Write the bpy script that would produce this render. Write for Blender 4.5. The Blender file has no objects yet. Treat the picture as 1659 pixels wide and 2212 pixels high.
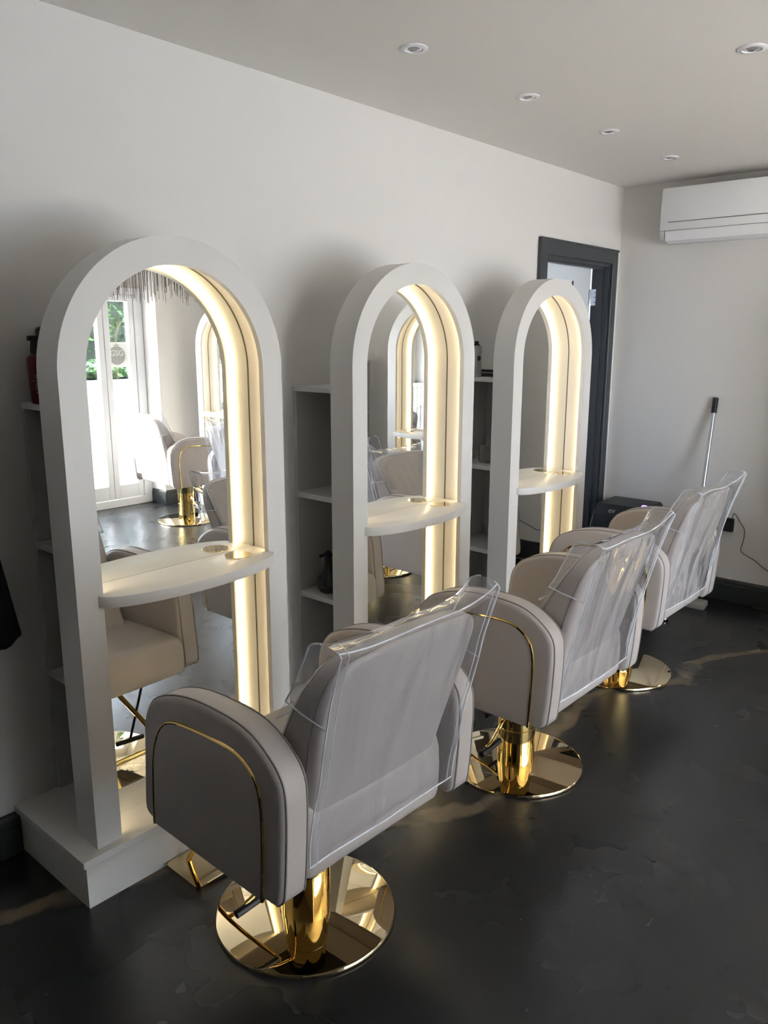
import bpy, bmesh, math, random
from mathutils import Vector, Matrix
random.seed(7)
PI = math.pi
S = bpy.context.scene
COL = S.collection

# ------------------------------------------------------------------ camera
cam_d = bpy.data.cameras.new('camera'); cam = bpy.data.objects.new('camera', cam_d); COL.objects.link(cam)
F_PX, W_PX, H_PX = 1712.7, 1659.0, 2212.0
cam_d.sensor_fit = 'VERTICAL'; cam_d.sensor_height = 32.0; cam_d.lens = F_PX / H_PX * 32.0
cam_d.clip_start = 0.02; cam_d.clip_end = 200
PITCH, YAW, ROLL = math.radians(12.44), math.radians(41.167), 0.002
fw = Vector((-math.sin(YAW)*math.cos(PITCH), math.cos(YAW)*math.cos(PITCH), -math.sin(PITCH)))
r0 = Vector((math.cos(YAW), math.sin(YAW), 0)); u0 = r0.cross(fw)
rr = math.cos(ROLL)*r0 + math.sin(ROLL)*u0; uu = math.cos(ROLL)*u0 - math.sin(ROLL)*r0
cam.matrix_world = Matrix(((rr.x, uu.x, -fw.x, 0), (rr.y, uu.y, -fw.y, 0), (rr.z, uu.z, -fw.z, 1.6), (0, 0, 0, 1)))
S.camera = cam

# ------------------------------------------------------------------ light and exposure
S.view_settings.view_transform = 'Standard'; S.view_settings.look = 'None'
S.view_settings.exposure = 0.85; S.view_settings.gamma = 1.0; S.view_settings.use_curve_mapping = False
SKY_STRENGTH, SUN_STRENGTH, LED_STRENGTH = 14.5, 6.0, 8.0
world = bpy.data.worlds.new('sky'); S.world = world; world.use_nodes = True
wn = world.node_tree; wn.nodes.clear()
wo = wn.nodes.new('ShaderNodeOutputWorld'); wb = wn.nodes.new('ShaderNodeBackground')
wb.inputs['Color'].default_value = (0.76, 0.83, 1.0, 1); wb.inputs['Strength'].default_value = SKY_STRENGTH
wn.links.new(wb.outputs[0], wo.inputs[0])
sun_d = bpy.data.lights.new('sun', 'SUN'); sun = bpy.data.objects.new('sun', sun_d); COL.objects.link(sun)
sun_d.energy = SUN_STRENGTH; sun_d.angle = math.radians(0.6); sun_d.color = (1.0, 0.89, 0.72)
sun.rotation_euler = Vector((-1.0, 1.04, -0.75)).to_track_quat('-Z', 'Y').to_euler()
sun.location = (8, -4, 8)
port_d = bpy.data.lights.new('daylight_portal', 'AREA'); port = bpy.data.objects.new('daylight_portal', port_d)
COL.objects.link(port); port_d.shape = 'RECTANGLE'; port_d.size = 3.3; port_d.size_y = 1.95
port.location = (2.86, 2.63, 1.03); port.rotation_euler = Vector((-1, 0, 0)).to_track_quat('-Z', 'Y').to_euler()
port_d.cycles.is_portal = True

# ------------------------------------------------------------------ room constants
WX, YB, H = -2.35, 4.965, 2.515          # left wall plane, far wall plane, ceiling
XD = 2.764                               # plane of the glazed doors
YR = -3.2                                # wall behind

# ------------------------------------------------------------------ materials
def mat(name, color=(.8, .8, .8), rough=.5, metal=0.0, spec=.5, coat=0.0, emis=None, estr=0.0, trans=0.0, ior=1.45, bump=None, noise=None):
    m = bpy.data.materials.new(name); m.use_nodes = True
    nt = m.node_tree; b = nt.nodes['Principled BSDF']
    b.inputs['Base Color'].default_value = (*color, 1); b.inputs['Roughness'].default_value = rough
    b.inputs['Metallic'].default_value = metal; b.inputs['Specular IOR Level'].default_value = spec
    b.inputs['Coat Weight'].default_value = coat; b.inputs['Transmission Weight'].default_value = trans
    b.inputs['IOR'].default_value = ior
    if emis: b.inputs['Emission Color'].default_value = (*emis, 1); b.inputs['Emission Strength'].default_value = estr
    tc = nt.nodes.new('ShaderNodeTexCoord')
    if noise:
        sc, amt = noise
        n = nt.nodes.new('ShaderNodeTexNoise'); n.inputs['Scale'].default_value = sc; n.inputs['Detail'].default_value = 5
        nt.links.new(tc.outputs['Object'], n.inputs['Vector'])
        mx = nt.nodes.new('ShaderNodeMix'); mx.data_type = 'RGBA'
        mx.inputs[6].default_value = (*[c*(1-amt) for c in color], 1); mx.inputs[7].default_value = (*[min(1, c*(1+amt)) for c in color], 1)
        nt.links.new(n.outputs['Fac'], mx.inputs[0]); nt.links.new(mx.outputs[2], b.inputs['Base Color'])
    if bump:
        sc, st = bump
        n = nt.nodes.new('ShaderNodeTexNoise'); n.inputs['Scale'].default_value = sc; n.inputs['Detail'].default_value = 3
        nt.links.new(tc.outputs['Object'], n.inputs['Vector'])
        bp = nt.nodes.new('ShaderNodeBump'); bp.inputs['Strength'].default_value = st; bp.inputs['Distance'].default_value = .002
        nt.links.new(n.outputs['Fac'], bp.inputs['Height']); nt.links.new(bp.outputs[0], b.inputs['Normal'])
    return m

M = {}
M['wall'] = mat('wall_paint', (.82, .795, .76), .6, spec=.3, bump=(180, .08), noise=(.7, .015))
M['ceil'] = mat('ceiling_paint', (.88, .85, .80), .7, spec=.2, noise=(.6, .015))
M['skirt'] = mat('charcoal_gloss_paint', (.035, .04, .044), .35, noise=(3, .1))
M['frame'] = mat('dark_grey_paint', (.055, .062, .068), .4, noise=(3, .08))
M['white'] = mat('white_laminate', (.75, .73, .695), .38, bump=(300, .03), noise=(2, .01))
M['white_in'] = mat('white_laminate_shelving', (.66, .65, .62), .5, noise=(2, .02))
M['mirror'] = mat('mirror_glass', (.92, .94, .93), .0, 1.0, noise=(1.5, .004))
M['leather'] = mat('taupe_leather', (.51, .46, .43), .40, spec=.45, bump=(260, .22), noise=(4, .02))
M['leather_d'] = mat('taupe_leather_piping', (.27, .245, .23), .45, bump=(300, .1), noise=(5, .03))
M['gold'] = mat('polished_gold', (.93, .66, .24), .045, 1.0, noise=(2, .02))
M['gold_plate'] = mat('polished_pale_gold', (.86, .72, .47), .025, 1.0, noise=(1.2, .02), bump=(3.5, .12))
M['gold_dark'] = mat('gold_olive_reflection_tint', (.38, .33, .17), .12, 1.0, noise=(3, .03))  # upper column gold with its olive reflection put into the base colour
M['chrome'] = mat('chrome', (.75, .77, .8), .08, 1.0, noise=(3, .02))
M['alu'] = mat('brushed_aluminium', (.62, .63, .64), .3, .9, noise=(6, .05))
M['black'] = mat('black_plastic', (.012, .012, .013), .4, noise=(5, .2))
M['black_soft'] = mat('black_fabric', (.006, .006, .009), .9, noise=(20, .2))
M['black_glaze'] = mat('black_ceramic', (.01, .011, .014), .22, noise=(5, .1))
M['led'] = mat('led_diffuser', (1, .9, .7), .5, emis=(1.0, .78, .46), estr=LED_STRENGTH)
M['ac'] = mat('white_gloss_plastic', (.92, .92, .93), .25, noise=(2, .008))
M['pvcwhite'] = mat('white_door_profile', (.82, .83, .85), .3, noise=(2, .01))
M['red'] = mat('deep_red_bottle', (.11, .006, .018), .3, noise=(5, .1))
M['brown'] = mat('brown_bottle_cap', (.07, .045, .025), .4, noise=(5, .1))
M['silverprint'] = mat('pale_print', (.38, .38, .40), .5, noise=(5, .05))
M['signred'] = mat('red_box', (.45, .02, .02), .4, noise=(5, .05))
M['grey'] = mat('grey_plastic', (.3, .3, .28), .5, noise=(5, .05))
M['towel'] = mat('pale_green_towel', (.62, .75, .72), .9, noise=(30, .08))
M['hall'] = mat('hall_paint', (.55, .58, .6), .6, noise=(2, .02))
M['doorleaf'] = mat('door_leaf_white', (.74, .78, .8), .4, noise=(2, .01))
M['broomhead'] = mat('pale_broom_head', (.33, .30, .25), .6, noise=(12, .15))
M['mugglass'] = mat('thick_clear_glass', (.95, .95, .9), .03, trans=1.0, ior=1.4, noise=(3, .01))
M['purple'] = mat('purple_led', (.2, .1, .9), .4, emis=(.25, .15, 1), estr=5)
M['lens'] = mat('downlight_lens', (.35, .35, .34), .15, .3, noise=(8, .1))
M['paving'] = mat('sunlit_paving', (.90, .77, .65), .8, noise=(3, .12))
M['leaf'] = mat('hedge_leaves', (.022, .055, .008), .45, noise=(9, .6))
M['leafd'] = mat('hedge_core', (.006, .012, .003), .8, noise=(6, .5))
M['render'] = mat('pale_render', (.6, .56, .5), .8, noise=(4, .1))
M['carwhite'] = mat('pale_blue_car_paint', (.5, .62, .72), .2, coat=.5, noise=(2, .02))
M['darkglass'] = mat('dark_window_glass', (.03, .04, .05), .08, noise=(2, .1))
M['sticker'] = mat('frosted_sticker', (.86, .86, .84), .6, noise=(3, .01))
M['stickerg'] = mat('grey_crest_print', (.42, .42, .40), .6, noise=(3, .02))
M['hidden_dark'] = mat('dark_grey_seam', (.10, .09, .07), .7, noise=(3, .05))

# glass panes: thin transparent with a faint reflection
def thin_glass(name, tint, fac, rough=0.0):
    m = bpy.data.materials.new(name); m.use_nodes = True; nt = m.node_tree; nt.nodes.clear()
    o = nt.nodes.new('ShaderNodeOutputMaterial'); t = nt.nodes.new('ShaderNodeBsdfTransparent'); t.inputs[0].default_value = (*tint, 1)
    g = nt.nodes.new('ShaderNodeBsdfGlossy'); g.inputs['Roughness'].default_value = rough
    lq = nt.nodes.new('ShaderNodeLayerWeight'); lq.inputs[0].default_value = .5
    pw = nt.nodes.new('ShaderNodeMath'); pw.operation = 'POWER'; pw.inputs[1].default_value = 5; nt.links.new(lq.outputs['Facing'], pw.inputs[0])
    lw = nt.nodes.new('ShaderNodeMath'); lw.operation = 'MULTIPLY_ADD'; lw.inputs[1].default_value = .9; lw.inputs[2].default_value = fac
    nt.links.new(pw.outputs[0], lw.inputs[0])
    mx = nt.nodes.new('ShaderNodeMixShader')
    nt.links.new(lw.outputs[0], mx.inputs[0]); nt.links.new(t.outputs[0], mx.inputs[1]); nt.links.new(g.outputs[0], mx.inputs[2])
    nt.links.new(mx.outputs[0], o.inputs[0]); return m
M['pane'] = thin_glass('door_glass', (.96, .98, .97), .03)

def pvc_sheet():
    m = bpy.data.materials.new('clear_pvc_sheet'); m.use_nodes = True; nt = m.node_tree; nt.nodes.clear()
    o = nt.nodes.new('ShaderNodeOutputMaterial')
    t = nt.nodes.new('ShaderNodeBsdfTransparent'); t.inputs[0].default_value = (.95, .96, .98, 1)
    g = nt.nodes.new('ShaderNodeBsdfGlossy'); g.inputs['Roughness'].default_value = .045; g.inputs[0].default_value = (1, 1, 1, 1)
    d = nt.nodes.new('ShaderNodeBsdfDiffuse'); d.inputs[0].default_value = (.85, .88, .95, 1)
    tc = nt.nodes.new('ShaderNodeTexCoord'); n = nt.nodes.new('ShaderNodeTexNoise'); n.inputs['Scale'].default_value = 5.5
    n.inputs['Detail'].default_value = 1.5; n.inputs['Distortion'].default_value = .8
    mp = nt.nodes.new('ShaderNodeMapping'); mp.inputs['Scale'].default_value = (1, 1.3, .45)
    nt.links.new(tc.outputs['Object'], mp.inputs[0]); nt.links.new(mp.outputs[0], n.inputs['Vector'])
    bp = nt.nodes.new('ShaderNodeBump'); bp.inputs['Strength'].default_value = .8; bp.inputs['Distance'].default_value = .022
    nt.links.new(n.outputs['Fac'], bp.inputs['Height']); nt.links.new(bp.outputs[0], g.inputs['Normal'])
    lwt = nt.nodes.new('ShaderNodeLayerWeight'); lwt.inputs[0].default_value = .5
    nt.links.new(bp.outputs[0], lwt.inputs['Normal'])
    fr = nt.nodes.new('ShaderNodeMath'); fr.operation = 'POWER'; fr.inputs[1].default_value = 3.6; nt.links.new(lwt.outputs['Facing'], fr.inputs[0])
    ml = nt.nodes.new('ShaderNodeMath'); ml.operation = 'MULTIPLY_ADD'; ml.inputs[1].default_value = .9; ml.inputs[2].default_value = .065; ml.use_clamp = True
    nt.links.new(fr.outputs[0], ml.inputs[0])
    m1 = nt.nodes.new('ShaderNodeMixShader'); m1.inputs[0].default_value = .04
    m2 = nt.nodes.new('ShaderNodeMixShader')
    nt.links.new(t.outputs[0], m1.inputs[1]); nt.links.new(d.outputs[0], m1.inputs[2])
    nt.links.new(ml.outputs[0], m2.inputs[0]); nt.links.new(m1.outputs[0], m2.inputs[1]); nt.links.new(g.outputs[0], m2.inputs[2])
    nt.links.new(m2.outputs[0], o.inputs[0]); return m
M['pvc'] = pvc_sheet()
def seam_mat():
    m = bpy.data.materials.new('pvc_seam'); m.use_nodes = True; nt = m.node_tree; nt.nodes.clear()
    o = nt.nodes.new('ShaderNodeOutputMaterial'); t = nt.nodes.new('ShaderNodeBsdfTransparent')
    b = nt.nodes.new('ShaderNodeBsdfPrincipled'); b.inputs['Base Color'].default_value = (.85, .88, .93, 1); b.inputs['Roughness'].default_value = .2
    tc = nt.nodes.new('ShaderNodeTexCoord'); n = nt.nodes.new('ShaderNodeTexNoise'); n.inputs['Scale'].default_value = 12
    nt.links.new(tc.outputs['Object'], n.inputs['Vector'])
    r = nt.nodes.new('ShaderNodeMapRange'); r.inputs[1].default_value = .3; r.inputs[2].default_value = .7; r.inputs[3].default_value = .5; r.inputs[4].default_value = .95
    nt.links.new(n.outputs['Fac'], r.inputs[0])
    mx = nt.nodes.new('ShaderNodeMixShader'); nt.links.new(r.outputs[0], mx.inputs[0]); nt.links.new(t.outputs[0], mx.inputs[1])
    nt.links.new(b.outputs[0], mx.inputs[2]); nt.links.new(mx.outputs[0], o.inputs[0]); return m
M['seam'] = seam_mat()

def floor_mat():
    m = bpy.data.materials.new('dark_marbled_resin'); m.use_nodes = True; nt = m.node_tree; N = nt.nodes; L = nt.links
    b = N['Principled BSDF']
    def math_(op, a, c=None, d=None, clamp=False):
        n = N.new('ShaderNodeMath'); n.operation = op; n.use_clamp = clamp
        for i, v in enumerate((a, c, d)):
            if v is None: continue
            if isinstance(v, (int, float)): n.inputs[i].default_value = v
            else: L.new(v, n.inputs[i])
        return n.outputs[0]
    def noise(scale, detail=4, dist=0.0, vec=None, rough=.5):
        n = N.new('ShaderNodeTexNoise'); n.inputs['Scale'].default_value = scale; n.inputs['Detail'].default_value = detail
        n.inputs['Distortion'].default_value = dist; n.inputs['Roughness'].default_value = rough
        L.new(vec or tc.outputs['Object'], n.inputs['Vector']); return n.outputs['Fac']
    def rng(v, a, c, d=0, e=1):
        n = N.new('ShaderNodeMapRange'); n.interpolation_type = 'SMOOTHSTEP'
        for i, q in enumerate((a, c, d, e)): n.inputs[i+1].default_value = q
        L.new(v, n.inputs[0]); return n.outputs[0]
    tc = N.new('ShaderNodeTexCoord')
    sx = N.new('ShaderNodeSeparateXYZ'); L.new(tc.outputs['Object'], sx.inputs[0])
    # smoky tone
    base = N.new('ShaderNodeMix'); base.data_type = 'RGBA'
    base.inputs[6].default_value = (.0125, .0135, .015, 1); base.inputs[7].default_value = (.030, .030, .031, 1)
    L.new(rng(noise(1.1, 3, .1), .25, .8), base.inputs[0])
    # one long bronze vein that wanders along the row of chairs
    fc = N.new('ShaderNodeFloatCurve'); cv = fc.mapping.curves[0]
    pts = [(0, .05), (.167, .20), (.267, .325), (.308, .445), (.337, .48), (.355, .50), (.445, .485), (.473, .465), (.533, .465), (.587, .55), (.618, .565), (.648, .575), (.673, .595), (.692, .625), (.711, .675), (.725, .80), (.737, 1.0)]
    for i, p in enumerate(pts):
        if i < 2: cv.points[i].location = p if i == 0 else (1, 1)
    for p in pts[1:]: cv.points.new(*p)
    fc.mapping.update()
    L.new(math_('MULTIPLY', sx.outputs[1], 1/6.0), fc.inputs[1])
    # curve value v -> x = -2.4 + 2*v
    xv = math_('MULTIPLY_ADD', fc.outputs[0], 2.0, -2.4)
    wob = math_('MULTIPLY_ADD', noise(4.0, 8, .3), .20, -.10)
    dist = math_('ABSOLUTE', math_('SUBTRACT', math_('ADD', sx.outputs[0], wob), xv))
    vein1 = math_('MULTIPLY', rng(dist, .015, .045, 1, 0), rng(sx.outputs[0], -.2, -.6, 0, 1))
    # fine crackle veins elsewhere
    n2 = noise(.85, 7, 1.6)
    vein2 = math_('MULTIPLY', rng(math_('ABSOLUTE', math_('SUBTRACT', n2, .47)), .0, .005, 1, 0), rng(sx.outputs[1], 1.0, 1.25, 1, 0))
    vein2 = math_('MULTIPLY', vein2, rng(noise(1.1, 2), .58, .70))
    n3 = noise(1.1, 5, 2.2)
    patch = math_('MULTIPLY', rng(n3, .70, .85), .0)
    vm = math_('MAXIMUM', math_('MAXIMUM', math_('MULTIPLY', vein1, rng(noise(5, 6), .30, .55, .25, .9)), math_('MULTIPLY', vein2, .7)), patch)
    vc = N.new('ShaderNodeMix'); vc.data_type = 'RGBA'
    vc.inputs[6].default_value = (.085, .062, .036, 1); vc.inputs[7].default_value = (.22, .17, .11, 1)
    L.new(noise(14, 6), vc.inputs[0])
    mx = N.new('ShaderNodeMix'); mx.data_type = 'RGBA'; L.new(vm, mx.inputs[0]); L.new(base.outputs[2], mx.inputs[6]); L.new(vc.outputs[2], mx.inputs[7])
    # scuffs
    mp = N.new('ShaderNodeMapping'); mp.inputs['Scale'].default_value = (1, .22, 1); mp.inputs['Rotation'].default_value = (0, 0, .7)
    L.new(tc.outputs['Object'], mp.inputs[0])
    scuff = math_('MULTIPLY', rng(noise(60, 6, .3, mp.outputs[0], .6), .64, .76), rng(noise(1.9, 2), .45, .7))
    mx2 = N.new('ShaderNodeMix'); mx2.data_type = 'RGBA'; L.new(math_('MULTIPLY', scuff, .30), mx2.inputs[0]); L.new(mx.outputs[2], mx2.inputs[6])
    mx2.inputs[7].default_value = (.16, .16, .165, 1)
    L.new(mx2.outputs[2], b.inputs['Base Color'])
    L.new(math_('ADD', rng(noise(3, 3, .1), .3, .7, .23, .29), math_('MULTIPLY', scuff, .12)), b.inputs['Roughness'])
    b.inputs['Specular IOR Level'].default_value = .5
    bp = N.new('ShaderNodeBump'); bp.inputs['Strength'].default_value = .03; bp.inputs['Distance'].default_value = .004
    L.new(noise(9, 6), bp.inputs['Height']); L.new(bp.outputs[0], b.inputs['Normal'])
    return m
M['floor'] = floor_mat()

# ------------------------------------------------------------------ helpers
def link(o, parent=None):
    COL.objects.link(o)
    if parent: o.parent = parent
    return o
def obj(name, bm, m, parent=None, smooth=False, loc=None):
    me = bpy.data.meshes.new(name); bm.normal_update(); bm.to_mesh(me); bm.free()
    me.materials.append(m)
    for p in me.polygons: p.use_smooth = smooth
    if smooth:
        try: me.set_sharp_from_angle(angle=math.radians(40))
        except Exception: pass
    o = bpy.data.objects.new(name, me); link(o, parent)
    if loc: o.location = loc
    return o
def tag(o, label, cat, group=None):
    o['label'] = label; o['category'] = cat
    if group: o['group'] = group
    return o
def thing(name, label, cat, loc=(0, 0, 0), rz=0.0, group=None):
    o = bpy.data.objects.new(name, None); COL.objects.link(o); o.empty_display_size = .1
    o.location = loc; o.rotation_euler = (0, 0, rz); return tag(o, label, cat, group)
def struct(name, bm, m, parent=None, smooth=False):
    o = obj(name, bm, m, parent, smooth)
    if not parent: o['kind'] = 'structure'
    return o
def copy_tree(o, parent=None):
    c = o.copy(); COL.objects.link(c)
    if parent: c.parent = parent
    for ch in o.children: copy_tree(ch, c)
    return c
def bm_new(): return bmesh.new()
def box(bm, x0, x1, y0, y1, z0, z1, bev=0.0, seg=2):
    r = bmesh.ops.create_cube(bm, size=1.0)
    vs = r['verts']
    for v in vs:
        v.co = Vector(((x0+x1)/2 + v.co.x*(x1-x0), (y0+y1)/2 + v.co.y*(y1-y0), (z0+z1)/2 + v.co.z*(z1-z0)))
    if bev > 0:
        es = list({e for v in vs for e in v.link_edges})
        bmesh.ops.bevel(bm, geom=es, offset=bev, segments=seg, profile=.5, affect='EDGES')
    return bm
def cyl(bm, c, r, z0, z1, n=48, r2=None, bev=0.0):
    r2 = r if r2 is None else r2
    prof = [(0, z0), (r-bev, z0), (r, z0+bev), (r2, z1-bev), (r2-bev, z1), (0, z1)] if bev else [(0, z0), (r, z0), (r2, z1), (0, z1)]
    return lathe(bm, prof, c, n)
def lathe(bm, prof, c=(0, 0), n=40):
    rings = []
    for (r, z) in prof:
        if r < 1e-6: rings.append([bm.verts.new((c[0], c[1], z))])
        else: rings.append([bm.verts.new((c[0]+r*math.cos(2*PI*i/n), c[1]+r*math.sin(2*PI*i/n), z)) for i in range(n)])
    for a, b in zip(rings, rings[1:]):
        for i in range(n):
            j = (i+1) % n
            if len(a) == 1 and len(b) == 1: continue
            if len(a) == 1: bm.faces.new((a[0], b[j], b[i]))
            elif len(b) == 1: bm.faces.new((a[i], a[j], b[0]))
            else: bm.faces.new((a[i], a[j], b[j], b[i]))
    return bm
def smooth_path(pts, k=6, closed=False):
    P = [Vector(p) for p in pts]; out = []; n = len(P)
    rng_ = range(n) if closed else range(n-1)
    for i in rng_:
        p0 = P[(i-1) % n] if closed or i > 0 else P[0]*2-P[1]
        p1 = P[i]; p2 = P[(i+1) % n]
        p3 = P[(i+2) % n] if closed or i+2 < n else P[-1]*2-P[-2]
        for j in range(k):
            t = j/k
            out.append(.5*((2*p1) + (-p0+p2)*t + (2*p0-5*p1+4*p2-p3)*t*t + (-p0+3*p1-3*p2+p3)*t**3))
    if not closed: out.append(P[-1])
    return out
def tube(bm, pts, r, n=10, closed=False, squash=None, caps=True):
    P = [Vector(p) for p in pts]; m = len(P); rings = []
    up = Vector((0, 0, 1)); prev = None
    for i in range(m):
        if closed: t = P[(i+1) % m]-P[(i-1) % m]
        else: t = P[min(i+1, m-1)]-P[max(i-1, 0)]
        t.normalize()
        if prev is None:
            a = up if abs(t.z) < .9 else Vector((1, 0, 0)); s = t.cross(a).normalized()
        else:
            s = (prev - t*prev.dot(t)).normalized()
        prev = s; q = t.cross(s).normalized()
        rings.append([bm.verts.new(P[i] + s*r*math.cos(2*PI*k/n) + q*r*math.sin(2*PI*k/n)) for k in range(n)])
    R = list(zip(rings, rings[1:])) + ([(rings[-1], rings[0])] if closed else [])
    for a, b in R:
        for k in range(n):
            bm.faces.new((a[k], a[(k+1) % n], b[(k+1) % n], b[k]))
    if caps and not closed:
        bm.faces.new(rings[0][::-1]); bm.faces.new(rings[-1])
    return bm
def resample(P, n, closed=True):
    P = [Vector(p) for p in P]; Q = P + ([P[0]] if closed else [])
    d = [0]
    for a, b in zip(Q, Q[1:]): d.append(d[-1]+(b-a).length)
    out = []; tot = d[-1]; j = 0
    for i in range(n):
        s = tot*i/(n if closed else n-1)
        while j < len(d)-2 and d[j+1] < s: j += 1
        f = (s-d[j])/max(1e-9, d[j+1]-d[j]); out.append(Q[j].lerp(Q[j+1], f))
    return out
def slab(bm, outline, t0, t1, r, fmap, n=96, nb=5, nr=7, center=None):
    """closed 2-D outline (a,b) swept along t with rounded rims; fmap(a,b,t)->xyz"""
    O = resample([(p[0], p[1], 0) for p in outline], n)
    c = center or (sum(p.x for p in O)/n, sum(p.y for p in O)/n); c = Vector((c[0], c[1], 0))
    area = sum(O[i].x*O[(i+1) % n].y - O[(i+1) % n].x*O[i].y for i in range(n))
    if area < 0: O = O[::-1]
    nor = []
    for i in range(n):
        t = O[(i+1) % n]-O[(i-1) % n]; nor.append(Vector((-t.y, t.x, 0)).normalized())
    def ring(ins): return [O[i]+nor[i]*ins for i in range(n)]
    prof = []
    base = ring(r)
    layers = []
    for k in range(1, nr): layers.append(([c.lerp(p, k/nr) for p in base], t0))
    for k in range(nb+1):
        th = PI/2*k/nb; layers.append((ring(r*(1-math.sin(th))), t0 + r*(1-math.cos(th))))
    for k in range(nb, -1, -1):
        th = PI/2*k/nb; layers.append((ring(r*(1-math.sin(th))), t1 - r*(1-math.cos(th))))
    for k in range(nr-1, 0, -1): layers.append(([c.lerp(p, k/nr) for p in base], t1))
    vs = [[bm.verts.new(fmap(p.x, p.y, t)) for p in lay] for lay, t in layers]
    ca = bm.verts.new(fmap(c.x, c.y, t0)); cb = bm.verts.new(fmap(c.x, c.y, t1))
    for i in range(n):
        j = (i+1) % n
        bm.faces.new((ca, vs[0][i], vs[0][j])); bm.faces.new((cb, vs[-1][j], vs[-1][i]))
        for a, b in zip(vs, vs[1:]): bm.faces.new((a[i], b[i], b[j], a[j]))
    bmesh.ops.recalc_face_normals(bm, faces=bm.faces)
    return bm
def prism(bm, outline, x0, x1, axis='x'):
    def P(a, b, t): return {'x': (t, a, b), 'y': (a, t, b), 'z': (a, b, t)}[axis]
    A = [bm.verts.new(P(a, b, x0)) for a, b in outline]; B = [bm.verts.new(P(a, b, x1)) for a, b in outline]
    n = len(outline)
    for i in range(n): bm.faces.new((A[i], A[(i+1) % n], B[(i+1) % n], B[i]))
    bm.faces.new(A[::-1]); bm.faces.new(B)
    bmesh.ops.recalc_face_normals(bm, faces=bm.faces)
    return bm
def text_mesh(name, s, size, m, parent, mat4, depth=.0006, align='CENTER'):
    cu = bpy.data.curves.new('tmp_text', 'FONT'); cu.body = s; cu.size = size; cu.extrude = depth; cu.align_x = align; cu.align_y = 'CENTER'
    o = bpy.data.objects.new('tmp_text', cu); COL.objects.link(o)
    dg = bpy.context.evaluated_depsgraph_get(); me = bpy.data.meshes.new_from_object(o.evaluated_get(dg))
    bpy.data.objects.remove(o, do_unlink=True)
    me.transform(mat4); me.materials.clear(); me.materials.append(m); me.name = name
    t = bpy.data.objects.new(name, me); return link(t, parent)
def frame_matrix(ox, ex, ey):
    ex = Vector(ex); ey = Vector(ey); ez = ex.cross(ey)
    return Matrix(((ex.x, ey.x, ez.x, ox[0]), (ex.y, ey.y, ez.y, ox[1]), (ex.z, ey.z, ez.z, ox[2]), (0, 0, 0, 1)))

# ------------------------------------------------------------------ the room
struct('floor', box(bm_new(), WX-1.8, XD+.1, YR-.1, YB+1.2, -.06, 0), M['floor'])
struct('ceiling', box(bm_new(), WX-1.8, XD+.1, YR-.1, YB+1.2, H, H+.06), M['ceil'])
DY0, DY1, DZ = 4.035, 4.850, 2.055           # opening in the left wall
WT = .115
b = bm_new(); box(b, WX-WT, WX, YR, DY0, 0, H); box(b, WX-WT, WX, DY0, DY1, DZ, H); box(b, WX-WT, WX, DY1, YB, 0, H)
struct('wall_left', b, M['wall'])
struct('wall_back', box(bm_new(), WX-WT, 2.49, YB, YB+.12, 0, H), M['wall'])
b = bm_new(); box(b, 2.49, XD+.12, 4.31, YB+.12, 0, H); struct('wall_pillar', b, M['wall'])
GY0, GY1, GZ = .95, 4.305, 2.04            # glazed doors opening, its unseen end extended to let in more daylight
b = bm_new(); box(b, XD, XD+.16, YR, GY0, 0, H); box(b, XD, XD+.16, GY0, 4.312, GZ, H); struct('wall_right', b, M['wall'])
struct('wall_partition', box(bm_new(), 1.2, XD, .72, .84, 0, H), M['wall'])  # wall behind the counter, lengthened to block door light from the camera side
struct('wall_front', box(bm_new(), WX-WT, XD+.16, YR-.12, YR, 0, H), M['frame'])  # unseen wall behind the camera, made dark to cut the bounce light

def skirting(name, ax, p0, p1, q, sgn):
    """ax 'y': runs along y on a wall at x=q ; sgn = side of the room"""
    out = [(0, 0), (.018, 0), (.018, .102), (.014, .106), (.014, .122), (.009, .134), (0, .137)]
    b = bm_new()
    if ax == 'y': prism(b, [(q+sgn*a, z) for a, z in out], p0, p1, 'y')
    else:
        A = [b.verts.new((p0, q+sgn*a, z)) for a, z in out]; B = [b.verts.new((p1, q+sgn*a, z)) for a, z in out]
        n = len(out)
        for i in range(n): b.faces.new((A[i], A[(i+1) % n], B[(i+1) % n], B[i]))
        b.faces.new(A); b.faces.new(B[::-1]); bmesh.ops.recalc_face_normals(b, faces=b.faces)
    return struct(name, b, M['skirt'])
PB0 = .9314; PW = 2*(.047)+.7468-.0   # plinth extents relative
ST_Y = [.9782, 2.0551, 3.1113]
edges = [YR] + [v for y in ST_Y for v in (y-.047, y+.7468+.047)] + [3.9549]
for i in range(0, 6, 2):
    if edges[i+1]-edges[i] > .02: skirting('baseboard_left_%d' % (i//2+1), 'y', edges[i], edges[i+1]-.002, WX, 1)
skirting('baseboard_back', 'x', WX, 2.49, YB, -1)
skirting('baseboard_pillar', 'y', 4.31, YB, 2.49, -1)
skirting('baseboard_alcove', 'x', 2.472, XD-.06, 4.31, -1)
skirting('baseboard_partition', 'x', 1.2, XD, .84, 1)

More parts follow.
